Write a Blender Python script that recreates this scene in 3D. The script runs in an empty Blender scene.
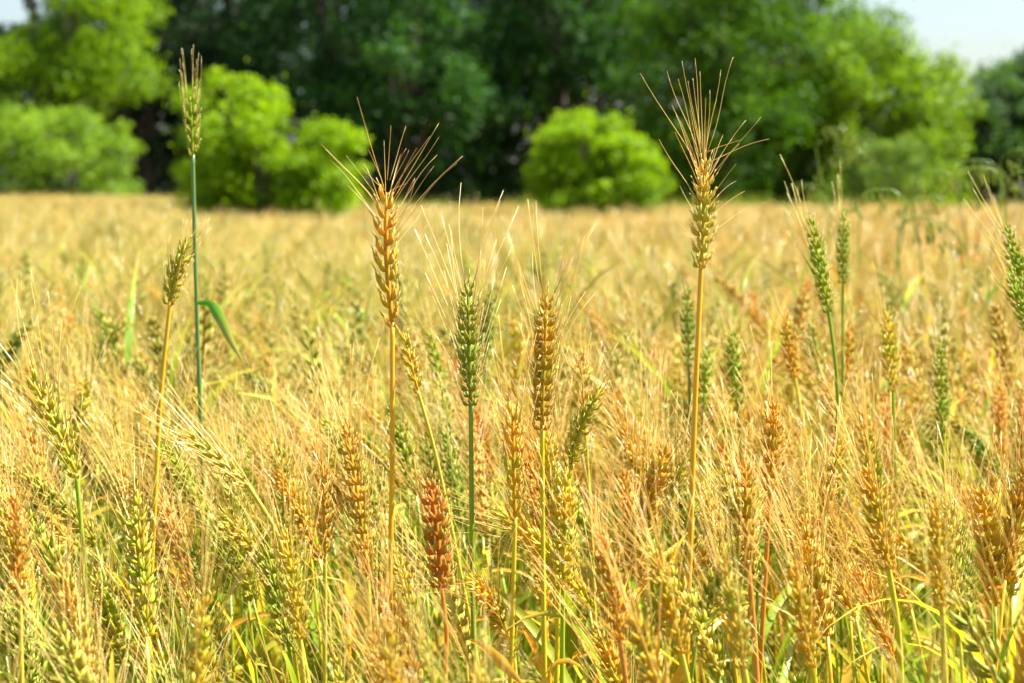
import bpy, math, random
import numpy as np
from mathutils import Vector, Matrix

# ------------------------------------------------------------------ camera, world, sun, exposure
scene = bpy.context.scene
C = scene.collection
FPX = 70.0 / 36.0 * 1024.0
CAMZ = 1.08
HORIZON = 190.0
PITCH = math.atan((341.5 - HORIZON) / FPX)
cd = bpy.data.cameras.new('camera'); cam = bpy.data.objects.new('camera', cd); C.objects.link(cam)
cam.location = (0, 0, CAMZ); cam.rotation_euler = (math.pi / 2 - PITCH, 0, 0)
cd.lens = 70; cd.sensor_width = 36; cd.clip_start = 0.05; cd.clip_end = 3000
cd.dof.use_dof = True; cd.dof.focus_distance = 1.32; cd.dof.aperture_fstop = 11
scene.camera = cam

SUN_EL, SUN_AZ = math.radians(57), math.radians(84)      # azimuth clockwise from +Y (the view direction)
w = bpy.data.worlds.new('World'); scene.world = w; w.use_nodes = True
nt = w.node_tree; bg = nt.nodes['Background']
sky = nt.nodes.new('ShaderNodeTexSky'); sky.sky_type = 'NISHITA'; sky.sun_disc = False
sky.sun_elevation = SUN_EL; sky.sun_rotation = SUN_AZ; sky.air_density = 1.0; sky.dust_density = 2.0
nt.links.new(sky.outputs[0], bg.inputs[0]); bg.inputs[1].default_value = 0.06
sl = bpy.data.lights.new('sun', 'SUN'); sl.energy = 5.0; sl.angle = math.radians(0.5); sl.color = (1.0, 0.965, 0.86)
sun = bpy.data.objects.new('sun', sl); C.objects.link(sun)
sd = Vector((math.sin(SUN_AZ) * math.cos(SUN_EL), math.cos(SUN_AZ) * math.cos(SUN_EL), math.sin(SUN_EL)))
sun.rotation_euler = sd.to_track_quat('Z', 'Y').to_euler()
vs = scene.view_settings; vs.view_transform = 'Standard'; vs.look = 'None'; vs.exposure = 1.93; vs.gamma = 1.0
vs.use_curve_mapping = False
scene.render.engine = 'CYCLES'
scene.cycles.max_bounces = 8; scene.cycles.diffuse_bounces = 4; scene.cycles.transmission_bounces = 4

CAM = Vector((0, 0, CAMZ))
RC = Matrix.Rotation(math.pi / 2 - PITCH, 3, 'X')
def P(px, py, Y):
    """point seen at pixel px,py that lies Y metres in front of the camera"""
    r = RC @ Vector(((px - 512) / FPX, -(py - 341.5) / FPX, -1))
    return CAM + r * (Y / r.y)
def proj(p):
    q = RC.transposed() @ (Vector(p) - CAM)
    return (512 + FPX * q.x / -q.z, 341.5 - FPX * q.y / -q.z)

def ground_z(x, y):
    t = np.clip((y - 6) / 22.0, 0, 1); t = t * t * (3 - 2 * t)
    s = np.clip((x / np.maximum(y, 1) + 0.24) / 0.16, 0, 1); s = s * s * (3 - 2 * s)
    return -0.13 * t * s

# ------------------------------------------------------------------ object helpers
def tag(o, label, cat, group=None, kind=None):
    o['label'] = label; o['category'] = cat
    if group: o['group'] = group
    if kind: o['kind'] = kind
def empty(name, loc):
    o = bpy.data.objects.new(name, None); C.objects.link(o); o.location = loc; o.empty_display_size = 0.05
    return o

class MB:
    """numpy mesh builder: parts with per-vertex 'h' (0 base to 1 tip), 'v' (random per piece) and material index"""
    def __init__(s): s.V = []; s.F = []; s.H = []; s.R = []; s.M = []; s.n = 0
    def add(s, v, f, h, r, mat=0):
        v = np.asarray(v, float); n = len(v)
        s.V.append(v); s.F.extend([tuple(int(i) + s.n for i in q) for q in f])
        s.H.append(np.broadcast_to(np.asarray(h, float), (n,))); s.R.append(np.broadcast_to(np.asarray(r, float), (n,)))
        s.M.extend([mat] * len(f)); s.n += n
    def merge(s, o, mat=0, T=None):
        v = np.concatenate(o.V)
        if T is not None: v = v @ np.array(T.to_3x3()).T + np.array(T.translation)
        s.add(v, o.F, np.concatenate(o.H), np.concatenate(o.R), mat)
    def mesh(s, name, mats, smooth=True):
        me = bpy.data.meshes.new(name)
        V = np.concatenate(s.V)
        me.from_pydata(V.tolist(), [], s.F)
        for m in mats: me.materials.append(m)
        if len(mats) > 1: me.polygons.foreach_set('material_index', s.M)
        a = me.attributes.new('h', 'FLOAT', 'POINT'); a.data.foreach_set('value', np.concatenate(s.H).astype(np.float32))
        a = me.attributes.new('v', 'FLOAT', 'POINT'); a.data.foreach_set('value', np.concatenate(s.R).astype(np.float32))
        me.polygons.foreach_set('use_smooth', [smooth] * len(me.polygons))
        me.update(); return me
    def obj(s, name, mats, parent=None, smooth=True):
        o = bpy.data.objects.new(name, s.mesh(name, mats, smooth)); C.objects.link(o)
        if parent: o.parent = parent
        return o

def frame(z, ref=(0, 1, 0)):
    z = np.asarray(z, float); z = z / np.linalg.norm(z)
    x = np.cross(ref, z)
    if np.linalg.norm(x) < 1e-4: x = np.cross((1, 0, 0), z)
    x /= np.linalg.norm(x); y = np.cross(z, x)
    return x, y, z

def tube(mb, pts, radii, sides=6, r=0.5, mat=0, h=None):
    pts = np.asarray(pts, float); n = len(pts)
    tan = np.gradient(pts, axis=0)
    vs_ = []; hs = []
    a = np.arange(sides) * 2 * math.pi / sides
    ref = (0.3, 1, 0.1)
    for i in range(n):
        x, y, z = frame(tan[i], ref)
        ring = pts[i] + radii[i] * (np.cos(a)[:, None] * x + np.sin(a)[:, None] * y)
        vs_.append(ring); hs += [i / (n - 1) if h is None else h[i]] * sides
    f = []
    for i in range(n - 1):
        for k in range(sides):
            k2 = (k + 1) % sides
            f.append((i * sides + k, i * sides + k2, (i + 1) * sides + k2, (i + 1) * sides + k))
    f.append(tuple(range((n - 1) * sides, n * sides)))
    f.append(tuple(range(sides - 1, -1, -1)))
    mb.add(np.concatenate(vs_), f, hs, r, mat)

def husk(mb, base, d, out, L, W, T, r, detail=2, mat=0):
    """one pointed husk (glume or lemma): an almond with a keel, curling inward at its tip"""
    d = np.asarray(d, float); d /= np.linalg.norm(d)
    out = np.asarray(out, float); out = out - d * out.dot(d); out /= np.linalg.norm(out)
    side = np.cross(d, out)
    if detail == 2: ts = [0, .12, .3, .52, .74, .9]; pr = [.4, .85, 1., .82, .44, .16]; S = 7
    elif detail == 1: ts = [0, .3, .65]; pr = [.45, 1., .7]; S = 5
    else: ts = [0, .4]; pr = [.5, 1.]; S = 4
    a = np.arange(S) * 2 * math.pi / S
    vs_ = []; hs = []
    for t, p in zip(ts, pr):
        c = base + d * (L * t) + out * (math.sin(t * 2.6) * T * 0.55)
        keel = np.where(np.abs(a) < 0.01, 1.25, 1.0)
        vs_.append(c + (np.cos(a) * keel)[:, None] * out * (T * .5 * p) + np.sin(a)[:, None] * side * (W * .5 * p)); hs += [t] * S
    tip = base + d * L + out * (math.sin(2.6) * T * .55)
    vs_.append(tip[None]); hs.append(1)
    f = []; n = len(ts)
    for i in range(n - 1):
        for k in range(S):
            k2 = (k + 1) % S; f.append((i * S + k, i * S + k2, (i + 1) * S + k2, (i + 1) * S + k))
    for k in range(S): f.append(((n - 1) * S + k, (n - 1) * S + (k + 1) % S, n * S))
    mb.add(np.concatenate(vs_), f, hs, r, mat)
    return tip, d

def awn(mb, p0, d0, d1, L, r0, seg=4, rnd=.5, mat=0, sides=3):
    p0 = np.asarray(p0, float); pts = [p0]; d0 = np.asarray(d0, float); d1 = np.asarray(d1, float)
    for i in range(seg):
        t = (i + .5) / seg; d = d0 * (1 - t) + d1 * t; d /= np.linalg.norm(d)
        pts.append(pts[-1] + d * L / seg)
    tube(mb, pts, [r0 * (1 - .62 * i / seg) for i in range(seg + 1)], sides, rnd, mat)

def build_ear(rng, L=.095, bend=0., roll=0., fat=1., awnL=.06, spread=.35, nawn=2, detail=2, custom=None, slack=0., awn_r=.00031, thin=1.0, spc=None):
    """ear along +z from the origin with a bend towards +x. Returns (husks, beard)"""
    E, B = MB(), MB()
    n = max(8, int(round(L / (spc if spc else .0053)))) if detail == 2 else max(7, int(round(L / .0075)))
    def pos(t): return np.array([bend * L * t * t, 0, L * t * (1 - .25 * bend * bend * t)])
    def tan(t):
        v = np.array([2 * bend * t, 0, 1 - .5 * bend * bend * t]); return v / np.linalg.norm(v)
    tube(E, [pos(t) for t in np.linspace(0, .93, 8)], [.0016 * fat] * 6 + [.001 * fat, .0004], 5, .5, 0, [.1] * 8)
    for i in range(n):
        t = max(0., i + .1 + rng.uniform(-.18, .18)) / n * .93; s = 1 if i % 2 else -1
        z = tan(t); x = np.array([math.cos(roll), math.sin(roll), 0]); x = x - z * x.dot(z); x /= np.linalg.norm(x)
        y = np.cross(z, x); c = pos(t)
        env = rng.uniform(.93, 1.07) * (.62 + .38 * math.sin(min(1, t * 3.2) * math.pi / 2)) * (1 - .42 * max(0, t - .55) / .45)
        hl = .0128 * fat * env * rng.uniform(.92, 1.1) * (1 if detail == 2 else 1.35)
        hw = .0044 * fat * env * (1 if detail == 2 else 1.3); th = .0031 * fat * env * (1 if detail == 2 else 1.3)
        op = rng.uniform(.25, .44) * thin
        rv = rng.random()
        base = c + s * x * .0014 * fat
        defs = [(0.0, op + .10, 1.0)]
        if detail >= 1: defs += [(.42, op, .97), (-.42, op, .97)]
        if detail == 2: defs += [(.68, op * .55, .72), (-.68, op * .55, .72)]
        if i >= n - 2: defs = [(0., .12, 1.), (.35, .1, .9), (-.35, .1, .9)][:len(defs)]
        tips = []
        for k, (fy, fx, fl) in enumerate(defs):
            fy2 = fy * rng.uniform(.8, 1.15) * (thin * .4 + .6)
            d = z + s * x * fx * 1.15 * rng.uniform(.75, 1.3) + y * fy2 + np.array([rng.gauss(0, .05), rng.gauss(0, .05), 0])
            out = s * x * 1.0 + y * fy * 2.2
            b = base + y * fy * .0042 * fat + z * (.0016 if k == 0 else 0)
            hj = rng.uniform(.78, 1.16)
            tips.append(husk(E, b, d, out, hl * fl * hj, hw * (1 if k else .92) * rng.uniform(.85, 1.1), th, .6 * rv + .4 * rng.random(), detail))
        if detail == 2:
            for tp, dd in tips: awn(E, tp - dd * .0014, dd + s * x * .15, dd + z * .2 + s * x * .3, rng.uniform(.003, .0075) * fat, .0005, 2, rv)
        if custom is None and awnL > 0:
            order = [1, 2, 0] if len(tips) > 2 else [0]
            for k in order[:nawn]:
                if rng.random() < slack: continue
                tp, dd = tips[k]
                la = awnL * rng.uniform(.7, 1.12) * (.55 + .6 * min(1, t * 2.0)) * (1 - .2 * t)
                d0 = dd + z * (.35 if spread > .25 else 2.2)
                rad = s * x * rng.uniform(.3, 1) + y * (1 if k == 1 else -1 if k == 2 else 0) * rng.uniform(.2, 1)
                d1 = z + rad * spread * rng.uniform(.3, 1.35) + np.array([rng.uniform(-.1, .1), rng.uniform(-.1, .1), rng.uniform(-.05, .1)])
                awn(B, tp - dd * .001, d0, d1, la, awn_r, 4 if detail == 2 else 2, rng.random())
    if custom:
        ex = [(min(.97, max(.2, t + rng.uniform(-.2, .1))), np.array([tp[0] * rng.uniform(.3, .9) + rng.gauss(0, .004), tp[1] + rng.gauss(0, .012), L * t + (tp[2] - L * t) * rng.uniform(.45, .95)])) for t, tp in custom if rng.random() < .5]
        for t, tip in list(custom) + ex:
            c = pos(t); v = np.asarray(tip) - c; dist = np.linalg.norm(v); v /= dist
            z = tan(t); lat = v - z * v.dot(z); lat = lat / (np.linalg.norm(lat) + 1e-6)
            p0 = c + lat * .003 + z * .004
            v2 = np.asarray(tip) - p0; D = np.linalg.norm(v2)
            side = z * .10 * D * rng.uniform(-.2, 1.4) * (1 - .3 * t) + lat * rng.uniform(-.06, .05) * D; wv = rng.uniform(-.02, .02) * D
            pts = [p0 + v2 * q + side * 4 * q * (1 - q) * .5 + lat * wv * math.sin(q * 6.28) for q in np.linspace(0, 1, 8)]
            tube(B, pts, [awn_r * .66 * (1 - .7 * q) for q in np.linspace(0, 1, 8)], 4, rng.random())
    return E, B, pos, tan

def catmull(pts, n=28):
    """smooth curve through the points; tangents follow the chord lengths so short spans never loop"""
    P_ = np.array([np.asarray(p, float) for p in pts]); m = len(P_)
    ch = np.linalg.norm(np.diff(P_, axis=0), axis=1); d = np.diff(P_, axis=0) / ch[:, None]
    T = np.empty_like(P_); T[0] = d[0]; T[-1] = d[-1]
    for i in range(1, m - 1): T[i] = (d[i - 1] * ch[i] + d[i] * ch[i - 1]) / (ch[i] + ch[i - 1])
    out = []
    for i in range(m - 1):
        k = max(3, n // (m - 1))
        for t in np.linspace(0, 1, k, endpoint=(i == m - 2)):
            h00, h10, h01, h11 = 2 * t ** 3 - 3 * t * t + 1, t ** 3 - 2 * t * t + t, -2 * t ** 3 + 3 * t * t, t ** 3 - t * t
            out.append(h00 * P_[i] + h10 * ch[i] * T[i] + h01 * P_[i + 1] + h11 * ch[i] * T[i + 1])
    return np.array(out)

def blade(mb, p0, d0, L, W, droop, az, rng, twist=1.0, seg=9, mat=0):
    """a leaf blade: tapered V-section ribbon arching outward from p0"""
    pts = [np.asarray(p0, float)]; el = d0
    hd = np.array([math.cos(az), math.sin(az), 0])
    for i in range(seg):
        e = el - droop * ((i + .5) / seg) ** 1.4
        pts.append(pts[-1] + (hd * math.cos(e) + np.array([0, 0, 1]) * math.sin(e)) * L / seg)
    pts = np.array(pts); tn = np.gradient(pts, axis=0)
    vs_ = []; hs = []
    for i in range(seg + 1):
        t = i / seg; wv = W * .5 * min(1, .35 + t * 5) * (1 - t ** 2.2) + .0002
        z = tn[i] / np.linalg.norm(tn[i]); s = np.cross(z, (0, 0, 1)); s = s / (np.linalg.norm(s) + 1e-6)
        u = np.cross(s, z); a = twist * t * 2.2
        s2 = s * math.cos(a) + u * math.sin(a); u2 = -s * math.sin(a) + u * math.cos(a)
        vs_ += [pts[i] - s2 * wv + u2 * wv * .35, pts[i], pts[i] + s2 * wv + u2 * wv * .35]; hs += [t] * 3
    f = []
    for i in range(seg):
        for k in (0, 1): f.append((i * 3 + k, i * 3 + k + 1, i * 3 + k + 4, i * 3 + k + 3))
    mb.add(np.array(vs_), f, hs, rng.random(), mat)

# ------------------------------------------------------------------ materials
def mat_plant(name, kind, src):
    """src: 'obj' reads the object colour, anything else reads that attribute of the instance"""
    m = bpy.data.materials.new(name); m.use_nodes = True; t = m.node_tree; N = t.nodes; K = t.links
    N.clear(); out = N.new('ShaderNodeOutputMaterial')
    if src == 'obj': c = N.new('ShaderNodeObjectInfo').outputs['Color']
    else:
        a = N.new('ShaderNodeAttribute'); a.attribute_type = 'INSTANCER'; a.attribute_name = src; c = a.outputs['Color']
    h = N.new('ShaderNodeAttribute'); h.attribute_name = 'h'; v = N.new('ShaderNodeAttribute'); v.attribute_name = 'v'
    def mr(src_, a0, a1, b0, b1):
        n = N.new('ShaderNodeMapRange'); K.new(src_, n.inputs[0])
        for i, q in enumerate((a0, a1, b0, b1)): n.inputs[1 + i].default_value = q
        return n.outputs[0]
    def mix(f, a_, b_, mode='MIX'):
        n = N.new('ShaderNodeMix'); n.data_type = 'RGBA'; n.blend_type = mode
        for s_, q in ((n.inputs[0], f), (n.inputs[6], a_), (n.inputs[7], b_)):
            if hasattr(q, 'links'): K.new(q, s_)
            else: s_.default_value = q
        return n.outputs[2]
    tc = N.new('ShaderNodeTexCoord'); nz = N.new('ShaderNodeTexNoise'); nz.inputs['Scale'].default_value = {'husk': 420, 'awn': 60, 'stem': 22, 'leaf': 45}[kind]
    K.new(tc.outputs['Object'], nz.inputs['Vector'])
    b = N.new('ShaderNodeBsdfPrincipled'); tr = N.new('ShaderNodeBsdfTranslucent'); ms = N.new('ShaderNodeMixShader')
    if kind == 'husk':
        c1 = mix(mr(h.outputs['Fac'], .45, .95, 0, .58), c, (.92, .84, .50, 1))             # dry pale tip of each husk
        c2 = mix(mr(v.outputs['Fac'], 0, 1, 0, .45), c1, mix(1.0, c1, (.9, .7, .4, 1), 'MULTIPLY'))
        c3 = mix(mr(nz.outputs['Fac'], .35, .7, 0, .45), c2, mix(1.0, c2, (.85, .72, .35, 1), 'MULTIPLY'))
        c4 = mix(mr(h.outputs['Fac'], 0., .3, .4, 0.), c3, mix(1.0, c3, (.75, .8, .45, 1), 'MULTIPLY'))
        n2 = N.new('ShaderNodeTexNoise'); n2.inputs['Scale'].default_value = 38; n2.inputs['Detail'].default_value = 3; K.new(tc.outputs['Object'], n2.inputs['Vector'])
        c4 = mix(mr(n2.outputs['Fac'], .38, .66, 0, 1), mix(1.0, c4, (.74, .96, .5, 1), 'MULTIPLY'), mix(1.0, c4, (1.2, 1.0, .8, 1), 'MULTIPLY'))
        c4 = mix(mr(n2.outputs['Color'], .4, .75, 0, .3), c4, (.62, .42, .10, 1)); col = c4
        b.inputs['Roughness'].default_value = .5; b.inputs['Specular IOR Level'].default_value = .35; tf = .34
    elif kind == 'awn':
        c1 = mix(.62 if src == 'obj' else .6, c, (.97, .76, .32, 1) if src == 'obj' else (.74, .56, .15, 1)); col = mix(mr(v.outputs['Fac'], 0, 1, 0, .7), c1, mix(1.0, c1, (.85, .66, .34, 1), 'MULTIPLY'))
        b.inputs['Roughness'].default_value = .25; b.inputs['Specular IOR Level'].default_value = .9; tf = .4
    elif kind == 'stem':
        c1 = mix(mr(nz.outputs['Fac'], .3, .7, 0, .5), c, mix(1.0, c, (.7, .62, .5, 1), 'MULTIPLY'))
        col = c1; b.inputs['Roughness'].default_value = .35; b.inputs['Specular IOR Level'].default_value = .6; tf = .12
    else:
        w_ = N.new('ShaderNodeTexWave'); w_.inputs['Scale'].default_value = 90; K.new(tc.outputs['Object'], w_.inputs['Vector'])
        c1 = mix(mr(h.outputs['Fac'], .45, 1.0, 0, .8), c, (.62, .42, .10, 1))
        c2 = mix(mr(nz.outputs['Fac'], .4, .65, 0, .45), c1, mix(1.0, c1, (1.3, 1.0, .6, 1), 'MULTIPLY'))
        col = c2; b.inputs['Roughness'].default_value = .4; b.inputs['Specular IOR Level'].default_value = .5; tf = .42
    K.new(col, b.inputs['Base Color']); K.new(col, tr.inputs['Color'])
    ms.inputs[0].default_value = tf; K.new(b.outputs[0], ms.inputs[1]); K.new(tr.outputs[0], ms.inputs[2]); K.new(ms.outputs[0], out.inputs[0])
    return m
MO = {k: mat_plant('wheat_' + k, k, 'obj') for k in ('husk', 'awn', 'stem', 'leaf')}
MI = {'husk': mat_plant('field_husk', 'husk', 'ear_tint'), 'awn': mat_plant('field_awn', 'awn', 'ear_tint'),
      'stem': mat_plant('field_stem', 'stem', 'stem_tint'), 'leaf': mat_plant('field_leaf', 'leaf', 'stem_tint')}

def mat_ground(name, a, b, scale, rough=.95):
    m = bpy.data.materials.new(name); m.use_nodes = True; t = m.node_tree; N = t.nodes; K = t.links
    p = N['Principled BSDF']; nz = N.new('ShaderNodeTexNoise'); nz.inputs['Scale'].default_value = scale; nz.inputs['Detail'].default_value = 8
    cr = N.new('ShaderNodeValToRGB'); cr.color_ramp.elements[0].color = a; cr.color_ramp.elements[1].color = b
    cr.color_ramp.elements[0].position = .35; cr.color_ramp.elements[1].position = .65
    tc = N.new('ShaderNodeTexCoord'); K.new(tc.outputs['Object'], nz.inputs['Vector']); K.new(nz.outputs['Fac'], cr.inputs[0])
    K.new(cr.outputs[0], p.inputs['Base Color']); p.inputs['Roughness'].default_value = rough
    bp = N.new('ShaderNodeBump'); bp.inputs['Strength'].default_value = .6; bp.inputs['Distance'].default_value = .03
    K.new(nz.outputs['Fac'], bp.inputs['Height']); K.new(bp.outputs[0], p.inputs['Normal'])
    return m
def mat_foliage(name):
    m = bpy.data.materials.new(name); m.use_nodes = True; t = m.node_tree; N = t.nodes; K = t.links
    N.clear(); out = N.new('ShaderNodeOutputMaterial'); oi = N.new('ShaderNodeObjectInfo')
    a = N.new('ShaderNodeAttribute'); a.attribute_name = 'v'
    cr = N.new('ShaderNodeValToRGB'); e = cr.color_ramp.elements
    e[0].color = (.42, .5, .6, 1); e[1].color = (1.4, 1.3, .8, 1)
    K.new(a.outputs['Fac'], cr.inputs[0])
    mx = N.new('ShaderNodeMix'); mx.data_type = 'RGBA'; mx.blend_type = 'MULTIPLY'; mx.inputs[0].default_value = 1
    K.new(oi.outputs['Color'], mx.inputs[6]); K.new(cr.outputs[0], mx.inputs[7])
    b = N.new('ShaderNodeBsdfPrincipled'); b.inputs['Roughness'].default_value = .6; b.inputs['Specular IOR Level'].default_value = .2; tr = N.new('ShaderNodeBsdfTranslucent')
    K.new(mx.outputs[2], b.inputs['Base Color'])
    m2 = N.new('ShaderNodeMix'); m2.data_type = 'RGBA'; m2.blend_type = 'MULTIPLY'; m2.inputs[0].default_value = 1
    K.new(mx.outputs[2], m2.inputs[6]); m2.inputs[7].default_value = (1.5, 1.4, .5, 1); K.new(m2.outputs[2], tr.inputs['Color'])
    ms = N.new('ShaderNodeMixShader'); ms.inputs[0].default_value = .42
    K.new(b.outputs[0], ms.inputs[1]); K.new(tr.outputs[0], ms.inputs[2]); K.new(ms.outputs[0], out.inputs[0])
    return m
M_FOL = mat_foliage('tree_leaves')
M_BARK = mat_ground('bark', (.05, .035, .025, 1), (.14, .11, .08, 1), 9)

# ------------------------------------------------------------------ ground
def build_ground():
    xs = np.concatenate([np.linspace(-1500, -60, 12), np.linspace(-50, 50, 101), np.linspace(60, 1500, 12)])
    ys = np.concatenate([np.linspace(-200, -10, 8), np.linspace(-5, 75, 81), np.linspace(90, 2500, 14)])
    X, Y = np.meshgrid(xs, ys); Z = ground_z(X, Y)
    V = np.stack([X, Y, Z], -1).reshape(-1, 3); nx = len(xs)
    F = [(j * nx + i, j * nx + i + 1, (j + 1) * nx + i + 1, (j + 1) * nx + i) for j in range(len(ys) - 1) for i in range(nx - 1)]
    me = bpy.data.meshes.new('ground'); me.from_pydata(V.tolist(), [], F); me.materials.append(mat_ground('soil', (.10, .075, .04, 1), (.17, .13, .06, 1), 3))
    o = bpy.data.objects.new('ground', me); C.objects.link(o); o['kind'] = 'structure'
build_ground()

# ------------------------------------------------------------------ trees and bushes
def quads_mesh(name, centers, normals_t, sizes, v, mat):
    """many small leaf faces; each a pointed rhomb, bent along its midrib"""
    n = len(centers); a, b = normals_t
    L = sizes[:, None]; nn = np.cross(a, b)
    V = np.stack([centers - a * L * .5, centers + b * L * .27 + nn * L * .07, centers + a * L * .5, centers - b * L * .27 + nn * L * .07], 1).reshape(-1, 3)
    me = bpy.data.meshes.new(name); me.vertices.add(4 * n); me.vertices.foreach_set('co', V.astype(np.float32).ravel())
    me.loops.add(4 * n); me.loops.foreach_set('vertex_index', np.arange(4 * n, dtype=np.int32))
    me.polygons.add(n); me.polygons.foreach_set('loop_start', np.arange(0, 4 * n, 4, dtype=np.int32))
    me.update(calc_edges=True); me.validate()
    at = me.attributes.new('v', 'FLOAT', 'POINT'); at.data.foreach_set('value', np.repeat(v, 4).astype(np.float32))
    me.materials.append(mat); return me

def tree(name, label, cat, x, y, lobes, color, leaf=.15, n_leaf=16000, clump=.55, seed=1, trunk_r=.16, group=None, top=None, outer=.72):
    """lobes: (dx, dy, z, rx, ry, rz) ellipsoids relative to the trunk foot; foliage sits in clumps over them"""
    rg = np.random.default_rng(seed); z0 = float(ground_z(np.array(x), np.array(y)))
    root = empty(name, (x, y, z0)); tag(root, label, cat, group)
    lob = np.array(lobes, float); vol = (lob[:, 3] * lob[:, 4] + lob[:, 3] * lob[:, 5] + lob[:, 4] * lob[:, 5])
    nc = int(max(14, 1.9 * vol.sum() / clump ** 2)); pick = rg.choice(len(lob), nc, p=vol / vol.sum())
    d = rg.normal(size=(nc, 3)); d /= np.linalg.norm(d, axis=1)[:, None]
    rad = outer + (1 - outer) * rg.random(nc) ** .5; rad[rg.random(nc) < .22] *= .65
    rad *= 1 + rg.normal(size=nc) * .07
    cc = lob[pick, :3] + d * lob[pick, 3:] * rad[:, None]
    cc = cc[cc[:, 2] > .15]; nc = len(cc)
    cs = clump * rg.uniform(.55, 1.35, nc); cv = rg.random(nc)
    wgt = cs ** 2; k = rg.choice(nc, n_leaf, p=wgt / wgt.sum())
    u = rg.normal(size=(n_leaf, 3)); u /= np.linalg.norm(u, axis=1)[:, None]
    pos = cc[k] + u * (cs[k] * rg.random(n_leaf) ** .45)[:, None] * np.array([1, 1, .75])
    stray = rg.random(n_leaf) < .04; pos[stray] += rg.normal(size=(stray.sum(), 3)) * clump * .6
    a = rg.normal(size=(n_leaf, 3)); a /= np.linalg.norm(a, axis=1)[:, None]
    nrm = u * .8 + np.array([0, 0, .6]) + rg.normal(size=(n_leaf, 3)) * .6
    b = np.cross(nrm, a); b /= np.linalg.norm(b, axis=1)[:, None]
    me = quads_mesh('crown', pos, (a, b), leaf * rg.uniform(.6, 1.3, n_leaf), .6 * cv[k] + .4 * rg.random(n_leaf), M_FOL)
    cr = bpy.data.objects.new('crown', me); C.objects.link(cr); cr.parent = root; cr.color = (*color, 1)
    H = (lob[:, 2]).max() if top is None else top
    T = MB(); rr = random.Random(seed)
    zs = np.linspace(-.1, H, 9); wob = [(rr.uniform(-.1, .1) * H * .15, rr.uniform(-.1, .1) * H * .15) for _ in zs]; wob[0] = (0, 0)
    tube(T, [(wob[i][0], wob[i][1], zs[i]) for i in range(9)], [trunk_r * (1.25 if i == 0 else 1 - .85 * i / 8) for i in range(9)], 9)
    for i in range(min(26, nc)):
        c = cc[rg.integers(nc)]; h0 = min(H * .9, max(.12 * H, c[2] * rr.uniform(.35, .7)))
        s = np.array([0, 0, h0]); m_ = (s + c) / 2 + np.array([0, 0, .12 * np.linalg.norm(c - s)])
        r_ = trunk_r * .45 * (1 - .6 * h0 / H)
        tube(T, [s, (s + m_) / 2, m_, (m_ + c) / 2, c], [r_, r_ * .8, r_ * .6, r_ * .4, r_ * .15], 6)
    T.obj('trunk', [M_BARK], root)
    return root

def X(px, Y): return (px - 512) / FPX * Y
def Zp(py, Y): return CAMZ + (HORIZON - py) / FPX * Y       # height above datum seen at pixel row py

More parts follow.
